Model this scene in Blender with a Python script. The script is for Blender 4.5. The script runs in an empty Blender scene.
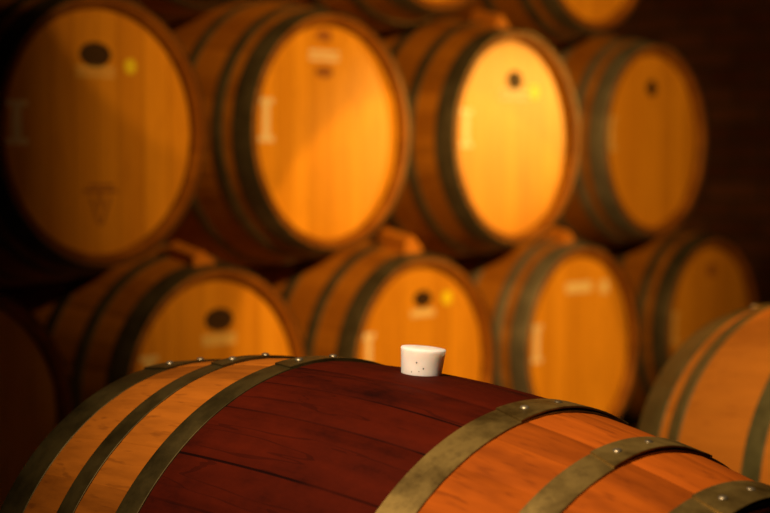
import bpy, bmesh, math, random
from mathutils import Vector, Matrix
D = bpy.data
COL = bpy.context.scene.collection
random.seed(7)
pi = math.pi
ZC = 1.05                      # camera height above the cellar floor

# ------------------------------------------------------------------ helpers
def link(name, me, mats, parent=None):
    o = D.objects.new(name, me)
    if not isinstance(mats, (list, tuple)): mats = [mats]
    if not me.materials:
        for m in mats: me.materials.append(m)
    COL.objects.link(o)
    if parent is not None: o.parent = parent
    return o

def from_bm(bm, smooth=True):
    bmesh.ops.recalc_face_normals(bm, faces=bm.faces)
    me = D.meshes.new('mesh'); bm.to_mesh(me); bm.free()
    if smooth:
        me.polygons.foreach_set('use_smooth', [True]*len(me.polygons))
        try: me.set_sharp_from_angle(angle=math.radians(38))
        except Exception: pass
    return me

def tag(o, label, cat, group=None):
    o['label'] = label; o['category'] = cat
    if group: o['group'] = group

def empty(name, label, cat, group=None):
    o = D.objects.new(name, None); COL.objects.link(o); o.empty_display_size = .1
    tag(o, label, cat, group); return o

def add_box(bm, lo, hi, M=None):
    vs = [bm.verts.new((x, y, z)) for x in (lo[0], hi[0]) for y in (lo[1], hi[1]) for z in (lo[2], hi[2])]
    for f in ((0,1,3,2),(4,6,7,5),(0,4,5,1),(2,3,7,6),(0,2,6,4),(1,5,7,3)): bm.faces.new([vs[i] for i in f])
    if M is not None: bmesh.ops.transform(bm, matrix=M, verts=vs)
    return vs

# ------------------------------------------------------------------ materials
class NT:
    def __init__(s, name):
        s.m = D.materials.new(name); s.m.use_nodes = True; s.t = s.m.node_tree
        s.n = s.t.nodes; s.b = s.n['Principled BSDF']
    def node(s, kind, **kw):
        n = s.n.new(kind)
        for k, v in kw.items():
            if k in n.inputs.keys(): n.inputs[k].default_value = v
            else: setattr(n, k, v)
        return n
    def l(s, a, b): s.t.links.new(a, b)
    def coords(s, scale, perobj=True):
        tc = s.node('ShaderNodeTexCoord'); mp = s.node('ShaderNodeMapping'); mp.inputs['Scale'].default_value = scale
        if perobj:
            oi = s.node('ShaderNodeObjectInfo'); ad = s.node('ShaderNodeVectorMath', operation='MULTIPLY_ADD')
            cb = s.node('ShaderNodeCombineXYZ'); s.l(oi.outputs['Random'], cb.inputs[0]); s.l(oi.outputs['Random'], cb.inputs[1])
            s.l(cb.outputs[0], ad.inputs[0]); ad.inputs[1].default_value = (37, 19, 0); s.l(tc.outputs['Object'], ad.inputs[2])
            s.l(ad.outputs[0], mp.inputs[0])
        else: s.l(tc.outputs['Object'], mp.inputs[0])
        return mp.outputs[0], tc
    def ramp(s, fac, stops):
        r = s.node('ShaderNodeValToRGB'); e = r.color_ramp.elements
        while len(e) < len(stops): e.new(.5)
        for el, (p, c) in zip(e, stops): el.position = p; el.color = (*c, 1) if len(c) == 3 else c
        s.l(fac, r.inputs[0]); return r.outputs[0]
    def mix(s, fac, a, b, mode='MIX'):
        n = s.node('ShaderNodeMix', data_type='RGBA', blend_type=mode)
        for sock, v in ((n.inputs[0], fac), (n.inputs[6], a), (n.inputs[7], b)):
            if isinstance(v, (int, float)): sock.default_value = v
            elif isinstance(v, tuple): sock.default_value = (*v, 1)
            else: s.l(v, sock)
        return n.outputs[2]
    def math(s, op, a, b=0.0, c=None):
        n = s.node('ShaderNodeMath', operation=op)
        for i, v in enumerate((a, b) if c is None else (a, b, c)):
            if isinstance(v, (int, float)): n.inputs[i].default_value = v
            else: s.l(v, n.inputs[i])
        return n.outputs[0]
    def bump(s, h, dist, strength=.5):
        b = s.node('ShaderNodeBump', Strength=strength, Distance=dist); s.l(h, b.inputs['Height']); s.l(b.outputs[0], s.b.inputs['Normal'])

def oak(name, lo, hi, dark, grain='x', rough=.5, stain=None, spec=.4, var=.35):
    """oak boards: stave-to-stave variation, long grain, blotches; stain=(x0,x1,colour a,colour b)"""
    t = NT(name)
    sc = (1.6, 38, 38) if grain == 'x' else (38, 38, 1.6)
    v, tc = t.coords(sc)
    g = t.node('ShaderNodeTexNoise', Scale=1.6, Detail=5, Roughness=.6); t.l(v, g.inputs['Vector'])
    v2, _ = t.coords((3.0, 9, 9) if grain == 'x' else (9, 9, 3.0))
    bl = t.node('ShaderNodeTexNoise', Scale=1.0, Detail=4, Roughness=.6); t.l(v2, bl.inputs['Vector'])
    at = t.node('ShaderNodeAttribute', attribute_name='board')
    f = t.math('ADD', t.math('MULTIPLY', at.outputs['Fac'], var), t.math('MULTIPLY', g.outputs['Fac'], .5))
    f = t.math('ADD', f, t.math('MULTIPLY', bl.outputs['Fac'], .35))
    c = t.ramp(f, [(.30, lo), (.80, hi)])
    sp = t.ramp(bl.outputs['Fac'], [(.54 if stain else .58, (0, 0, 0)), (.78, (1, 1, 1))])
    c = t.mix(t.math('MULTIPLY', sp, .75 if stain else .55), c, dark)
    # worn scuffs and fine pores
    v3, _ = t.coords((14, 120, 120) if grain == 'x' else (120, 120, 14))
    po = t.node('ShaderNodeTexNoise', Scale=1.0, Detail=2); t.l(v3, po.inputs['Vector'])
    c = t.mix(t.math('MULTIPLY', t.ramp(po.outputs['Fac'], [(.6, (0,0,0)), (.72, (1,1,1))]), .35), c, dark)
    if stain:
        x0, x1, ca, cb = stain
        sx = t.node('ShaderNodeSeparateXYZ'); t.l(tc.outputs['Object'], sx.inputs[0])
        e = t.math('ADD', sx.outputs[0], t.math('MULTIPLY', t.math('SUBTRACT', bl.outputs['Fac'], .5), .012))
        m = t.math('MULTIPLY', t.math('GREATER_THAN', e, x0), t.math('LESS_THAN', e, x1))
        v4, _ = t.coords((7, 12, 12))
        n4 = t.node('ShaderNodeTexNoise', Scale=1.0, Detail=7, Roughness=.68); t.l(v4, n4.inputs['Vector'])
        f4 = t.math('ADD', t.math('MULTIPLY', n4.outputs['Fac'], .8), t.math('MULTIPLY', g.outputs['Fac'], .25))
        f4 = t.math('ADD', f4, t.math('MULTIPLY', at.outputs['Fac'], .08))
        sc_ = t.ramp(f4, [(.38, cb), (.56, ca), (.72, tuple(min(1, q*1.45) for q in ca))])
        cr = t.node('ShaderNodeTexNoise', Scale=1.0, Detail=3); v5, _ = t.coords((1.7, 20, 20)); t.l(v5, cr.inputs['Vector'])
        ck = t.math('LESS_THAN', t.math('ABSOLUTE', t.math('SUBTRACT', cr.outputs['Fac'], .5)), t.math('MULTIPLY', t.math('SUBTRACT', n4.outputs['Fac'], .42), .06))
        sc_ = t.mix(t.math('MULTIPLY', ck, .35), sc_, tuple(q*.35 for q in cb))
        jt = t.node('ShaderNodeAttribute', attribute_name='joint')
        jm = t.math('MULTIPLY', jt.outputs['Fac'], t.ramp(bl.outputs['Fac'], [(.40, (.15, .15, .15)), (.55, (1, 1, 1))]))
        sc_ = t.mix(t.math('MULTIPLY', jm, .85), sc_, tuple(q*.25 for q in cb))
        c = t.mix(m, c, sc_)
    eg = t.node('ShaderNodeAttribute', attribute_name='end_grain'); c = t.mix(t.math('MULTIPLY', eg.outputs['Fac'], .7), c, dark)
    if stain: c = t.mix(t.math('MULTIPLY', t.math('GREATER_THAN', e, x1), .8), c, t.mix(1.0, c, (1.0, .66, .50), 'MULTIPLY'))
    t.l(c, t.b.inputs['Base Color'])
    t.b.inputs['Roughness'].default_value = rough
    t.b.inputs['Specular IOR Level'].default_value = spec
    t.bump(t.math('ADD', g.outputs['Fac'], t.math('MULTIPLY', po.outputs['Fac'], .5)), .0012, .45)
    return t.m

def metal(name, a, b, stain, rough=.48, met=.75):
    t = NT(name)
    v, _ = t.coords((9, 9, 9)); v2, _ = t.coords((45, 45, 45))
    n = t.node('ShaderNodeTexNoise', Scale=1.5, Detail=6, Roughness=.65); t.l(v, n.inputs['Vector'])
    n2 = t.node('ShaderNodeTexVoronoi', Scale=1.4); t.l(v2, n2.inputs['Vector'])
    c = t.ramp(n.outputs['Fac'], [(.33, a), (.66, b)])
    c = t.mix(t.ramp(n2.outputs['Distance'], [(.0, (.28,.28,.28)), (.35, (0,0,0))]), c, stain)
    c = t.mix(t.ramp(n.outputs['Fac'], [(.60, (0,0,0)), (.70, (.5,.5,.5))]), c, stain)
    t.l(c, t.b.inputs['Base Color']); t.b.inputs['Metallic'].default_value = met
    t.l(t.math('MULTIPLY_ADD', n.outputs['Fac'], .35, rough-.18), t.b.inputs['Roughness'])
    t.bump(n.outputs['Fac'], .002, .35)
    return t.m

def flat(name, col, rough=.6, noise=.15, **kw):
    t = NT(name); v, _ = t.coords((25, 25, 25))
    n = t.node('ShaderNodeTexNoise', Scale=1.2, Detail=4); t.l(v, n.inputs['Vector'])
    c = t.ramp(n.outputs['Fac'], [(.3, tuple(q*(1-noise) for q in col)), (.7, tuple(min(1, q*(1+noise)) for q in col))])
    t.l(c, t.b.inputs['Base Color']); t.b.inputs['Roughness'].default_value = rough
    for k, val in kw.items(): t.b.inputs[k.replace('_', ' ')].default_value = val
    return t.m

OAK_BODY = oak('oak_staves', (.26, .10, .009), (.46, .205, .018), (.15, .05, .006), 'x', .5)
OAK_HEAD = oak('oak_head', (.60, .285, .018), (.88, .47, .038), (.40, .16, .01), 'z', .42, var=.30)
FG_OAK = oak('oak_staves_front', (.15, .042, .003), (.38, .112, .008), (.045, .010, .002), 'x', .8,
             stain=(-.172, .186, (.040, .0034, .0003), (.0085, .0008, .0002)), var=.22, spec=.05)
SIDE_OAK = oak('oak_staves_side', (.50, .145, .010), (.70, .22, .016), (.30, .06, .006), 'x', .6, spec=.2)
HOOP_FG = metal('galvanised_hoop_front', (.10, .062, .014), (.32, .215, .055), (.035, .018, .004), .45, .72)
HOOP_FD = metal('galvanised_hoop_front_dark', (.035, .025, .006), (.105, .073, .018), (.025, .02, .008), .5, .7)  # darker version of the front hoop metal, for the hoops left of the middle
HOOP_SD = metal('galvanised_hoop_side', (.11, .095, .026), (.23, .185, .05), (.07, .05, .014), .5, .4)
HOOP_DK = metal('galvanised_hoop_dark', (.10, .10, .09), (.20, .20, .18), (.07, .06, .045), .5, .7)
HOOP_GY = metal('galvanised_hoop_grey', (.23, .25, .27), (.37, .40, .42), (.17, .16, .15), .5, .7)
RIVET = metal('steel_rivet', (.16, .13, .08), (.32, .27, .17), (.08, .05, .03), .42, .8)
PALE = flat('pale_stencil_paint', (.95, .82, .55), .55)
PALER = flat('worn_white_stencil_paint', (1.0, .97, .85), .55)
DIMPAINT = flat('worn_ochre_stencil_paint', (.85, .66, .30), .6)
SEAL = flat('dark_branded_seal', (.045, .022, .010), .7)
BURN = flat('faint_branding', (.34, .14, .035), .6)
YELLOW = flat('yellow_sticker', (1.0, 1.0, .03), .5, .05)
OCHRE = flat('ochre_sticker', (.78, .55, .10), .5, .05)
WEDGE = oak('pine_wedge', (.55, .22, .02), (.75, .34, .04), (.4, .14, .01), 'z', .6)
RAILM = oak('rail_timber', (.12, .06, .025), (.22, .12, .05), (.06, .03, .01), 'x', .8)
BLACK = flat('black_speck', (.01, .01, .01), .6)

t = NT('white_silicone')
v, _ = t.coords((30, 30, 30)); n = t.node('ShaderNodeTexNoise', Scale=1.5, Detail=4); t.l(v, n.inputs['Vector'])
t.l(t.ramp(n.outputs['Fac'], [(.3, (.78, .72, .66)), (.7, (.86, .81, .76))]), t.b.inputs['Base Color'])
t.b.inputs['Roughness'].default_value = .42; t.b.inputs['Subsurface Weight'].default_value = .8
t.b.inputs['Subsurface Radius'].default_value = (.022, .016, .013); t.b.inputs['Subsurface Scale'].default_value = 1.0
SILI = t.m

def brickmat():
    t = NT('cellar_brick'); tc = t.node('ShaderNodeTexCoord')
    mp = t.node('ShaderNodeMapping'); t.l(tc.outputs['UV'], mp.inputs[0])
    b = t.node('ShaderNodeTexBrick', Scale=1.0); t.l(mp.outputs[0], b.inputs['Vector'])
    b.inputs['Brick Width'].default_value = .24; b.inputs['Row Height'].default_value = .075; b.inputs['Mortar Size'].default_value = .007
    b.inputs['Color1'].default_value = (.22, .085, .035, 1); b.inputs['Color2'].default_value = (.34, .15, .06, 1); b.inputs['Mortar'].default_value = (.16, .12, .08, 1)
    n = t.node('ShaderNodeTexNoise', Scale=6, Detail=6); t.l(mp.outputs[0], n.inputs['Vector'])
    t.l(t.mix(.5, b.outputs['Color'], t.ramp(n.outputs['Fac'], [(.3, (.3,.3,.3)), (.7, (1,1,1))]), 'MULTIPLY'), t.b.inputs['Base Color'])
    t.b.inputs['Roughness'].default_value = .9
    h = t.math('ADD', t.math('MULTIPLY', b.outputs['Fac'], -1), t.math('MULTIPLY', n.outputs['Fac'], .5)); t.bump(h, .01, .8)
    return t.m
def plaster(name, a, b):
    t = NT(name); v, _ = t.coords((1, 1, 1), False)
    n = t.node('ShaderNodeTexNoise', Scale=3, Detail=8, Roughness=.65); t.l(v, n.inputs['Vector'])
    t.l(t.ramp(n.outputs['Fac'], [(.3, a), (.7, b)]), t.b.inputs['Base Color']); t.b.inputs['Roughness'].default_value = .9
    t.bump(n.outputs['Fac'], .02, .5); return t.m
BRICK = brickmat(); FLOORM = plaster('cellar_floor_concrete', (.06, .045, .03), (.14, .11, .08)); CEILM = plaster('cellar_vault_plaster', (.10, .07, .045), (.2, .15, .1))

# ------------------------------------------------------------------ barrel geometry (axis = local X, rests on z=0)
L2 = .47
def body_mesh(R, k, nst=30, nt=44, seam=.0012, seed=1, thick=.022, offs=0.0, A0=-L2, A1=L2, lip=.010):
    """hollow cask of coopered staves with fine seams between them, one closed shell"""
    rnd = random.Random(seed)
    w = [rnd.uniform(.75, 1.3) for _ in range(nst)]; s = sum(w); ang = []; a = offs
    dep = []; bid = []
    for i, x in enumerate(w):
        da = x/s*2*pi; e = .0016/R; off = rnd.uniform(-.0004, .0004)
        for q, r in ((0, -seam), (e, 0), (da*.33, .0003), (da*.67, .0003), (da-e, 0)):
            ang.append(a+q); dep.append(r + (off if r > -seam*.9 else 0)); bid.append(i)
        a += da
    bv = [rnd.random() for _ in range(nst)]
    prof = []                                       # (x, radius, uses groove)
    for i in range(nt+1):
        x = -L2 + .004 + (2*L2-.008)*i/nt
        prof.append((x, R-k*x*x, 1))
    for i in range(nt+1): prof[i] = (A0+.003+(A1-A0-.006)*i/nt, R-k*(A0+.003+(A1-A0-.006)*i/nt)**2, 1)
    r1, r0 = R-k*A1*A1, R-k*A0*A0
    prof += [(A1, r1-.003, .5), (A1, r1-lip, 0), (A1-.016, r1-thick, 0)]     # end grain, then the bevel inside the chime
    for i in range(13):
        x = A1-.020 - (A1-A0-.040)*i/12
        prof.append((x, R-k*x*x-thick, 0))
    prof += [(A0+.016, r0-thick, 0), (A0, r0-lip, 0), (A0, r0-.003, .5)]
    bm = bmesh.new(); lay = bm.faces.layers.float.new('board'); lj = bm.faces.layers.float.new('joint'); le = bm.faces.layers.float.new('end_grain')
    rings = []
    for x, r, g in prof:
        rings.append([bm.verts.new((x, (r+d*g)*math.sin(an), R+(r+d*g)*math.cos(an))) for an, d in zip(ang, dep)])
    n = len(ang)
    for j in range(len(rings)):
        ends = j == nt+2-1 or j == len(rings)-2
        A, B = rings[j], rings[(j+1) % len(rings)]
        for i in range(n):
            f = bm.faces.new((A[i], A[(i+1) % n], B[(i+1) % n], B[i])); f[lay] = bv[bid[i]]; f[lj] = 1.0 if i % 5 in (0, 4) else 0.0; f[le] = 1.0 if ends else 0.0
    return from_bm(bm)

def head_mesh(R, r, nb=8, th=.018, seed=2):
    """round cask head of vertical boards with narrow V joints, centred on the axis at x=0"""
    rnd = random.Random(seed); bm = bmesh.new(); lay = bm.faces.layers.float.new('board')
    w = [rnd.uniform(.8, 1.25) for _ in range(nb)]; s = sum(w); y = -r; g = .0006
    for i, q in enumerate(w):
        y1 = y+q/s*2*r; a, b = y+(g if i else 0), y1-(g if i < nb-1 else 0); v = rnd.random()
        ys = [a+(b-a)*j/8 for j in range(9)]
        top = [(yy, math.sqrt(max(r*r-yy*yy, 0))) for yy in ys]
        out = top + [(yy, -zz) for yy, zz in reversed(top)]
        pts = []
        for p in out:
            if not pts or (abs(p[0]-pts[-1][0])+abs(p[1]-pts[-1][1])) > 1e-6: pts.append(p)
        if abs(pts[0][0]-pts[-1][0])+abs(pts[0][1]-pts[-1][1]) < 1e-6: pts.pop()
        F = [bm.verts.new((th/2, p[0], R+p[1])) for p in pts]; Bk = [bm.verts.new((-th/2, p[0], R+p[1])) for p in pts]
        fs = [bm.faces.new(F), bm.faces.new(Bk[::-1])]
        for j in range(len(pts)): fs.append(bm.faces.new((F[j], Bk[j], Bk[(j+1) % len(pts)], F[(j+1) % len(pts)])))
        for f in fs: f[lay] = v
        y = y1
    return from_bm(bm, False)

def hoop_mesh(R, k, a, b, th=.0025, lap=(.16, -.30), n=120, curl=.0, rt=.8):
    """flat iron hoop from x=a..b; its ends overlap near the top between angles lap[0] and lap[1]"""
    bm = bmesh.new()
    ra, rb = R-k*a*a, R-k*b*b
    m = (ra+rb)/2; ra = m+(ra-m)*rt; rb = m+(rb-m)*rt
    base = max(R-k*a*a-ra, R-k*b*b-rb, 0)
    def strip(p0, p1, n, lift, slant=0, curl=0):
        """strip between angles p0 and p1"""
        rows = []
        for i in range(n+1):
            fr = i/n; row = []
            for x, r, sl in ((a, ra, 0), (b, rb, slant)):
                an = p0+sl*(1-fr if True else 0)+(p1-p0-0)*fr
                rr = r+lift+(curl*math.sin(pi*min(1, fr*1.15)) if x == b else 0)
                row.append((x, rr, an))
            (xa, r1, an1), (xb, r2, an2) = row; c = .0006
            q = [(xa, r1-th*.0, an1), (xa, r1+th-c, an1), (xa+c, r1+th, an1), (xb-c, r2+th, an2), (xb, r2+th-c, an2), (xb, r2, an2)]
            rows.append([bm.verts.new((x, r*math.sin(an), R+r*math.cos(an))) for x, r, an in q])
        for i in range(n):
            for j in range(6):
                bm.faces.new((rows[i][j], rows[i+1][j], rows[i+1][(j+1) % 6], rows[i][(j+1) % 6]))
        bm.faces.new(rows[0]); bm.faces.new(rows[-1][::-1])
    strip(lap[1]-.03, lap[1]-.03+2*pi, n, 0)         # full turn, ends hidden under the lap
    strip(lap[0], lap[1], 16, th*1.0, slant=-.03, curl=curl)   # overlapping tongue with a slanting end
    return from_bm(bm)

def rivet_mesh(R, r, x, an, rad=.0055, h=.0028):
    bm = bmesh.new(); bmesh.ops.create_uvsphere(bm, u_segments=14, v_segments=8, radius=1)
    M = Matrix.Translation((x, r*math.sin(an), R+r*math.cos(an))) @ Matrix.Rotation(-an, 4, 'X') @ Matrix.Diagonal((rad, rad, h, 1))
    bmesh.ops.transform(bm, matrix=M, verts=bm.verts); return from_bm(bm)

def disc_bm(R, x, u, v, ru, rv, th=.0008, n=28, bm=None):
    bm = bm or bmesh.new()
    c = [(u+ru*math.cos(q*2*pi/n), R+v+rv*math.sin(q*2*pi/n)) for q in range(n)]
    A = [bm.verts.new((x, p[0], p[1])) for p in c]; B = [bm.verts.new((x+th, p[0], p[1])) for p in c]
    bm.faces.new(A); bm.faces.new(B)
    for i in range(n): bm.faces.new((A[i], A[(i+1) % n], B[(i+1) % n], B[i]))
    return bm

def rects_bm(R, x, rects, th=.0006):
    bm = bmesh.new()
    for u0, u1, v0, v1 in rects: add_box(bm, (x, u0, R+v0), (x+th, u1, R+v1))
    return bm

def i_mark(R, x, u, v, h, w):
    """capital I with slab serifs, stencilled"""
    s = w*.22
    return rects_bm(R, x, [(u-s, u+s, v-h/2+.012, v+h/2-.012), (u-w/2, u+w/2, v+h/2-.014, v+h/2), (u-w/2, u+w/2, v-h/2, v-h/2+.014)])

# ------------------------------------------------------------------ the stack of casks at the back
RW, KW = .3710, .304
BODY_W = [body_mesh(RW, KW, 30, 22, .0012, s, .025, 0, -L2, L2, .0155) for s in (11, 12)]
RI = RW-KW*L2*L2-.025
HEADS = [head_mesh(RW, RI+.0015, 8, .018, s) for s in (21, 22, 23)]
XH = L2-.027                                    # plane of the head
SETS = {'A': [(-.4698, -.410), (-.385, -.352), (-.265, -.235)], 'B': [(-.4698, -.410), (-.345, -.313), (-.225, -.193)]}
def mir(l): return l+[(-b, -a) for a, b in reversed(l)]
HOOPS_W = {k: [hoop_mesh(RW, KW, a, b, lap=(-.12+.04*i, .10+.05*i), n=72) for i, (a, b) in enumerate(mir(v))] for k, v in SETS.items()}
for ms, mat in ((BODY_W, OAK_BODY), (HEADS, OAK_HEAD)):
    for m in ms: m.materials.append(mat)

TH = .86124469
nrm = Vector((math.sin(TH), -math.cos(TH), 0)); dr = Vector((math.cos(TH), math.sin(TH), 0))
O0 = Vector((-.64865595, 4.08454492, ZC+.06964605)); PITCH, DZ = .77682158, .64048823

def head_point(row, i): return O0+dr*(PITCH*i)+Vector((0, 0, {'M': 0, 'B': -DZ, 'T': DZ}[row]))

def cask(row, i, label, hoopset, hoopmat, hv=0, bv=0, dn=0, dd=0, dz=0, marks=()):
    r = empty('wine_barrel', label, 'barrel', 'oak wine barrels stacked at the back')
    h = head_point(row, i)+nrm*dn+dr*dd+Vector((0, 0, dz))
    r.location = h-nrm*XH-Vector((0, 0, RW)); r.rotation_euler = (0, 0, math.atan2(nrm.y, nrm.x))
    link('body', BODY_W[bv], OAK_BODY, r)
    fh = link('head', HEADS[hv], OAK_HEAD, r); fh.location.x = XH-.009
    bh = link('head', HEADS[(hv+1) % 3], OAK_HEAD, r); bh.location.x = -(XH-.009)
    for m in HOOPS_W[hoopset]:
        me = m if m.materials and m.materials[0] == hoopmat else m.copy()
        if not (me.materials and me.materials[0] == hoopmat): me.materials.clear(); me.materials.append(hoopmat)
        link('hoop', me, hoopmat, r)
    for kind, u, v, a, b, mat in marks:            # u, v in head radii; sub-parts of the head
        u, v, a, b = u*.285, v*.285, a*.285, b*.285; x = .0089
        if kind == 'stencil_mark': bm = i_mark(RW, x, u, v, b, a)
        elif kind == 'sticker': bm = disc_bm(RW, x, u, v, a, b)
        elif kind == 'branded_seal':
            bm = disc_bm(RW, x, u, v, a*.84, b*.84)
            for q in range(24):
                c = q*2*pi/24; disc_bm(RW, x, u+a*.94*math.cos(c), v+b*.94*math.sin(c), a*.12, a*.12, n=8, bm=bm)
        elif kind == 'branded_text':               # two rows of small worn strokes, unreadable
            rd = random.Random(int(u*1e4)); rc = []
            for row_ in range(2):
                p = u-a
                while p < u+a:
                    w = rd.uniform(.004, .010); rc.append((p, min(p+w, u+a), v-b+row_*b*1.15, v-b+row_*b*1.15+b*.8)); p += w+.0018
            bm = rects_bm(RW, x, rc)
        elif kind == 'paper_label': bm = rects_bm(RW, x, [(u-a, u+a, v-b, v+b)])
        elif kind == 'branded_emblem':
            bm = rects_bm(RW, x, [(u-a, u+a, v+b*.55, v+b*.75), (u-a*.7, u+a*.8, v+b*.85, v+b), (u-a*.12, u+a*.12, v-b*.2, v+b*.5)])
            for s in (-1, 1):
                add_box(bm, (x, -.004, -b*.75), (x+.0006, .004, b*.75), Matrix.Translation((0, u+s*a*.33, RW+v-b*.35)) @ Matrix.Rotation(-s*.38, 4, 'X'))
        m_ = link(kind, from_bm(bm, False), mat, fh)
        m_.location = (0, 0, 0)
    return r

I_ = 'stencil_mark'
cask('M', 0, 'upper-row barrel nearest the left edge, dark oval seal, yellow dot, ochre letter I', 'A', HOOP_DK, 0, 0, dn=-.002,
     marks=[('branded_seal', -.04, .61, .155, .09, SEAL), ('branded_text', -.04, .475, .20, .045, DIMPAINT), ('sticker', .325, .53, .062, .062, YELLOW),
            (I_, -0.824, 0.060, 0.212, 0.342, PALER), ('branded_emblem', 0, -.58, .17, .16, BURN)])
cask('M', 1, 'bright orange barrel with pale lettering and no sticker, second from left in upper row', 'A', HOOP_DK, 1, 1, dn=-.020, dd=.013, dz=.008,
     marks=[('branded_text', -.05, .70, .20, .05, PALER), ('branded_seal', -.05, .88, .10, .05, BURN), ('branded_seal', -.05, .55, .11, .045, BURN), (I_, -0.809, 0.100, 0.184, 0.387, PALER)])
cask('M', 2, 'brightest golden oak barrel with round dark brand, yellow dot and whitish letter I', 'B', HOOP_DK, 2, 0, dn=.030, dd=-.021,
     marks=[('branded_seal', .03, .59, .125, .09, SEAL), ('branded_text', .03, .44, .24, .055, PALER), ('sticker', .37, .48, .075, .075, YELLOW), (I_, -0.770, 0.090, 0.184, 0.378, PALER)])
cask('M', 3, 'upper-row barrel at the right end, round dark brand and broad blue-grey front hoop', 'A', HOOP_GY, 0, 1,
     marks=[('branded_seal', 0, .6, .105, .09, SEAL), (I_, -0.829, 0.070, 0.184, 0.378, DIMPAINT)])
cask('B', -.5, 'dim oak barrel cut by the left edge, in the bottom row', 'A', HOOP_DK, 1, 0, dn=-.005, dd=-.02)
cask('B', .5, 'bottom-row barrel with soft dark seal over ochre label, left of the white bung', 'B', HOOP_DK, 2, 1, dd=-.034, dz=.006,
     marks=[('branded_seal', .06, .63, .16, .09, SEAL), ('paper_label', .06, .46, .20, .05, DIMPAINT), (I_, -0.741, 0.220, 0.202, 0.324, PALE)])
cask('B', 1.5, 'bright orange bottom-row barrel directly behind the white bung, with yellow dot', 'B', HOOP_DK, 0, 0, dd=-.020,
     marks=[('branded_seal', .04, .67, .13, .075, SEAL), ('paper_label', .04, .53, .18, .035, PALE), ('sticker', .42, .66, .08, .07, YELLOW), (I_, -0.760, 0.200, 0.166, 0.378, PALER)])
cask('B', 2.5, 'bottom-row barrel right of the white bung with pale label and pale letter I', 'A', HOOP_GY, 1, 1, dd=-.022,
     marks=[('paper_label', .0, .64, .24, .055, PALE), ('paper_label', .49, .62, .08, .07, PALE), (I_, -0.780, 0.080, 0.184, 0.396, PALER)])
cask('B', 3.5, 'shadowed bottom-row barrel at the right end, behind the front right-hand barrel', 'A', HOOP_DK, 2, 0, dd=-.012,
     marks=[('branded_seal', .05, .7, .1, .08, BURN), (I_, -0.780, 0.050, 0.184, 0.378, DIMPAINT)])
cask('T', .5, 'dark top-row barrel over the two left barrels, only its underside showing', 'A', HOOP_DK, 1, 1)
cask('T', 1.5, 'top-row barrel in the middle, only the bottom of its orange head in view', 'B', HOOP_DK, 0, 0, dd=.030, dz=.016)
cask('T', 2.5, 'top-row barrel on the right, lower third of its orange head in view', 'A', HOOP_DK, 2, 1, dd=.030, dz=.006)

# wooden wedges lying on the shoulders of the lower casks
def wedge(row, i, label, dd=0, t=.40, s=1.0):
    bm = bmesh.new(); w, h, l = .048*s, .066*s, .10
    sec = [(-w, 0), (w, 0), (w, .012), (-w*.25, h), (-w, h*.82)]
    A = [bm.verts.new((-l/2, y, z)) for y, z in sec]; B = [bm.verts.new((l/2, y, z)) for y, z in sec]
    bm.faces.new(A); bm.faces.new(B)
    for j in range(5): bm.faces.new((A[j], A[(j+1) % 5], B[(j+1) % 5], B[j]))
    bmesh.ops.bevel(bm, geom=bm.edges[:], offset=.003, segments=2, affect='EDGES')
    o = link('wooden_wedge', from_bm(bm), WEDGE); tag(o, label, 'wedge', 'wooden wedges between the stacked barrels')
    p = head_point(row, i)-nrm*(XH-t+.0)+dr*dd
    rr = RW-KW*t*t
    z = math.sqrt(rr*rr-dd*dd)
    o.location = p+Vector((0, 0, z-.003)); o.rotation_euler = (0, 0, math.atan2(nrm.y, nrm.x))
    # follow the cask's taper
    o.rotation_euler = (Matrix.Rotation(math.atan2(nrm.y, nrm.x), 3, 'Z') @ Matrix.Rotation(math.atan(2*KW*t), 3, 'Y') @ Matrix.Rotation(-dd/rr*0.9, 3, 'X')).to_euler()
    return o
wedge('B', .5, 'dim reddish wooden wedge between the two left barrels of the upper row', -.05, .38, .75)
wedge('B', 1.5, 'bright orange wooden wedge above the barrel behind the white bung', -.02, .37, .8)
wedge('B', 2.5, 'dark orange wooden wedge under the right end barrel of the upper row', -.03, .36, .65)
wedge('M', 2, 'orange wooden wedge resting on top of the brightest golden barrel', .0, .37, .7)

# ------------------------------------------------------------------ rails that carry the rows
def rail(label, c, ang, length, w, top):
    bm = bmesh.new(); lay = bm.faces.layers.float.new('board')
    add_box(bm, (-length/2, -w/2, 0), (length/2, w/2, top)); bmesh.ops.bevel(bm, geom=bm.edges[:], offset=.006, segments=2, affect='EDGES')
    o = link('support_rail', from_bm(bm), RAILM); o.location = (c.x, c.y, 0); o.rotation_euler = (0, 0, ang)
    tag(o, label, 'rail'); return o
mid = head_point('B', 1.5); ang_d = math.atan2(dr.y, dr.x)
ztop = ZC+.0696-DZ-RW
for tt, lb in ((.30, 'timber rail on the floor under the front of the stacked rows'), (-.30, 'timber rail on the floor under the back of the stacked rows')):
    c = mid-nrm*(XH-tt); rail(lb, c, ang_d, 4.2, .09, ztop+KW*tt*tt-.001)

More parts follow.
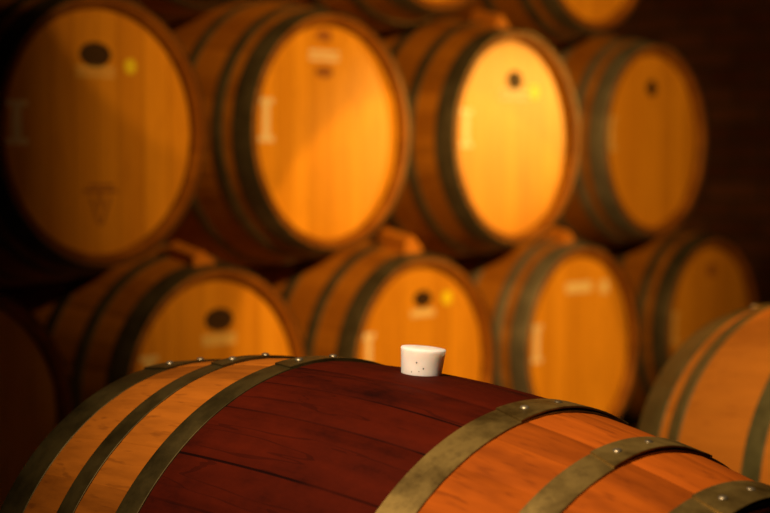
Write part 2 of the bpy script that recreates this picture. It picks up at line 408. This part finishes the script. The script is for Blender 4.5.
# ------------------------------------------------------------------ foreground casks
def front_cask(label, C, yaw, tilt, R, k, hoops, laps, bodymat, hoopmat, seed, offs=0, x0=-.447, x1=.478, rv=(.0055, .0028)):
    r = empty('wine_barrel', label, 'barrel')
    rot = Matrix.Rotation(-yaw, 4, 'Z') @ Matrix.Rotation(tilt, 4, 'Y')
    base = Vector(C)+(rot @ Vector((0, 0, -R)))
    r.location = base; r.rotation_euler = rot.to_euler()
    link('body', body_mesh(R, k, 28, 64, .0006, seed, .022, offs, x0, x1), bodymat, r)
    for s, xe in ((-1, x0+.043), (1, x1-.043)):
        h = link('head', head_mesh(R, R-k*xe*xe-.0205, 8, .018, seed+s), OAK_HEAD, r); h.location.x = xe
    for (a, b), lp in zip(hoops, laps):
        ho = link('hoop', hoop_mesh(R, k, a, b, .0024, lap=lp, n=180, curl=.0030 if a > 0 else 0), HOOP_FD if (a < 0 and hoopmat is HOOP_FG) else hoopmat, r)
        m = (a+b)/2; rr = R-k*m*m+.0052
        for an in (lp[0]+.065, lp[0]+.235):
            for dx in ((b-a)*.0,):
                link('rivet', rivet_mesh(R, rr, m+dx, an, *rv), RIVET, ho)
    return r
d = math.radians
fg = front_cask('oak barrel in front with a wine-stained dark red middle and white bung', (.01897173, 2.15354391, ZC-.62128582), .74516877, .07161286, .3665, .27802955,
    [(-.446, -.387), (-.308, -.274), (-.193, -.155), (.164, .209), (.307, .345), (.429, .477)],
    [(d(-9), d(19)), (d(-9), d(18)), (d(-8), d(22)), (d(-8), d(24)), (d(-11), d(20)), (d(-10), d(24))], FG_OAK, HOOP_FG, 5, d(7.5))
front_cask('orange oak barrel with olive hoops cut by the right edge, beyond the front barrel', (.989, 3.265, ZC-.605), 1.013, -.023, .365, .278,
    [(-.448, -.366), (-.334, -.296), (-.095, -.045), (.045, .095), (.296, .334), (.395, .446)],
    [(d(-9), d(19)), (d(-9), d(18)), (d(-8), d(22)), (d(-8), d(24)), (d(-11), d(20)), (d(-10), d(24))], SIDE_OAK, HOOP_SD, 9, 0, -.447, .447, (.007, .0055))
for nm, C, yaw, tilt, k in (('front', Vector((.01897173, 2.15354391, ZC-.62128582)), .74516877, .07161286, .278), ('right-hand', Vector((.989, 3.265, ZC-.605)), 1.013, -.023, .278)):
    a = Vector((math.cos(yaw), -math.sin(yaw), 0))
    for tt in (-.3, .3):
        p = C+a*tt*math.cos(tilt); z = p.z-tt*math.sin(tilt)-(.365-k*tt*tt)/math.cos(tilt)
        rail('short timber rail under the %s end of the %s barrel' % ('far' if tt < 0 else 'near', nm), p, -yaw+pi/2, .6, .08, z-.006)

# ------------------------------------------------------------------ the bung
bm = bmesh.new(); N = 64
prof = [(0, -.004), (.0243, -.004), (.0246, .0), (.0272, .0275), (.0276, .0292), (.0274, .0302), (.0266, .0308), (.012, .0314), (0, .0315)]
rings = []
for r_, z_ in prof:
    if r_ == 0: rings.append([bm.verts.new((0, 0, z_))])
    else: rings.append([bm.verts.new((r_*math.cos(q*2*pi/N), r_*math.sin(q*2*pi/N), z_)) for q in range(N)])
for A, B in zip(rings, rings[1:]):
    for q in range(N):
        if len(A) == 1: bm.faces.new((A[0], B[q], B[(q+1) % N]))
        elif len(B) == 1: bm.faces.new((A[q], A[(q+1) % N], B[0]))
        else: bm.faces.new((A[q], A[(q+1) % N], B[(q+1) % N], B[q]))
for az, z_, s in ((-1.86, .0150, .0009), (-1.52, .0085, .0009), (-2.1, .003, .0006), (-1.72, .0045, .0005)):
    rr = .0246+.0026*z_/.03
    vs = bmesh.ops.create_uvsphere(bm, u_segments=8, v_segments=6, radius=s, matrix=Matrix.Translation((rr*math.cos(az), rr*math.sin(az), z_)))['verts']
    for f in {f for v in vs for f in v.link_faces}: f.material_index = 1
me = from_bm(bm); me.materials.append(SILI); me.materials.append(BLACK)
bung = link('bung', me, [SILI, BLACK]); tag(bung, 'white silicone bung standing in the top of the wine-stained front barrel', 'bung')
rot = Matrix.Rotation(-.74516877, 4, 'Z') @ Matrix.Rotation(.07161286, 4, 'Y')
an = d(3.0); up = Vector((0, math.sin(an), math.cos(an)))
pos = Vector((.01897173, 2.15354391, ZC-.62128582))+(rot @ (up*.3667+Vector((-.010, 0, 0))))
bung.location = pos; bung.rotation_euler = (Vector((0, 0, 1)).rotation_difference((rot @ up).normalized()).to_matrix() @ Matrix.Rotation(0, 3, 'Z')).to_euler()

# ------------------------------------------------------------------ the cellar shell, square to the stack
def W(u, v, z): p = O0+dr*u+nrm*v; return Vector((p.x, p.y, z))
def shell(name, a, b, c, e, mat, thick=.12):
    """slab through 4 corners, thickened away from the room, with metric UVs"""
    bm = bmesh.new(); uv = bm.loops.layers.uv.new('UVMap')
    P = [a, b, c, e]; n = (b-a).cross(e-a).normalized(); A = [bm.verts.new(p) for p in P]; B = [bm.verts.new(p-n*thick) for p in P]
    bm.faces.new(A); bm.faces.new(B[::-1])
    for i in range(4): bm.faces.new((A[i], B[i], B[(i+1) % 4], A[(i+1) % 4]))
    X = (b-a).normalized(); Y = (e-a).normalized()
    for f in bm.faces:
        for lp in f.loops: q = lp.vert.co-a; lp[uv].uv = (q.dot(X), q.dot(Y))
    o = link(name, from_bm(bm, False), mat); o['kind'] = 'structure'; return o
U0, U1, V0, V1, H = -5.2, 3.62, -1.15, 5.6, 3.3
shell('floor', W(U0, V0, 0), W(U0, V1, 0), W(U1, V1, 0), W(U1, V0, 0), FLOORM)
shell('ceiling', W(U0, V0, H), W(U1, V0, H), W(U1, V1, H), W(U0, V1, H), CEILM)
shell('wall_back', W(U0, V0, 0), W(U1, V0, 0), W(U1, V0, H), W(U0, V0, H), BRICK)
shell('wall_right', W(U1, V0, 0), W(U1, V1, 0), W(U1, V1, H), W(U1, V0, H), BRICK)
shell('wall_left', W(U0, V1, 0), W(U0, V0, 0), W(U0, V0, H), W(U0, V1, H), BRICK)
shell('wall_front', W(U1, V1, 0), W(U0, V1, 0), W(U0, V1, H), W(U1, V1, H), BRICK)

# ------------------------------------------------------------------ light
def spot(name, loc, tgt, energy, color, size, blend, rad):
    l = D.lights.new(name, 'SPOT'); l.energy = energy; l.color = color; l.spot_size = math.radians(size); l.spot_blend = blend; l.shadow_soft_size = rad
    o = D.objects.new(name, l); COL.objects.link(o); o.location = loc
    o.rotation_euler = (Vector(tgt)-Vector(loc)).to_track_quat('-Z', 'Y').to_euler(); return o
KEY = (1, .455, .085)
def cone(name, loc, axis, *a):
    return spot(name, loc, Vector(loc)+Vector(axis), *a)
LP = (2.3, 1.6, ZC+1.25)
cone('stack_lower_pool_fill', LP, (-.47691, .76800, -.42747), 320, KEY, 22.4, .12, .012)  # added light pool; its cone edge stands in for a shadow arc
cone('stack_upper_edge_fill', LP, (-.67300, .73012, -.11825), 85, KEY, 23.6, .12, .012)  # added light; its cone rim imitates the shadow edge on the leftmost upper barrel
spot('stack_wide_spotlight', LP, (.27, 5.04, ZC+.12), 600, KEY, 45.5, 1.0, .05)
spot('brick_wall_fill', LP, (1.62, 7.2, ZC+.35), 90, (1, .45, .12), 22, .8, .05)  # fill light added to lift the dark brick beside the stack
spot('golden_barrel_sheen_fill', (2.7, 5.75, ZC+.35), (.33, 5.20, ZC+.08), 240, (1, .50, .08), 18, .8, .05)  # narrow light added to brighten one barrel head and give it sheen
spot('front_spotlight', (-.50, 1.00, ZC+1.15), (.30, 2.4, ZC-.3), 290, (1, .74, .50), 50, .8, .14)
w = D.worlds.new('cellar_gloom'); bpy.context.scene.world = w; w.use_nodes = True
w.node_tree.nodes['Background'].inputs[0].default_value = (.6, .25, .08, 1); w.node_tree.nodes['Background'].inputs[1].default_value = .01

# ------------------------------------------------------------------ camera
cam = D.cameras.new('camera'); co = D.objects.new('camera', cam); COL.objects.link(co)
cam.sensor_width = 36; cam.lens = 1788.57567*36/770; cam.clip_start = .05
co.location = (0, 0, ZC); co.rotation_euler = (pi/2-.05278632, 0, 0)
cam.dof.use_dof = True; cam.dof.focus_distance = 2.12; cam.dof.aperture_fstop = 3.5
sc = bpy.context.scene; sc.camera = co
sc.view_settings.view_transform = 'Standard'; sc.view_settings.look = 'None'; sc.view_settings.exposure = 0; sc.view_settings.gamma = 1; sc.view_settings.use_curve_mapping = False
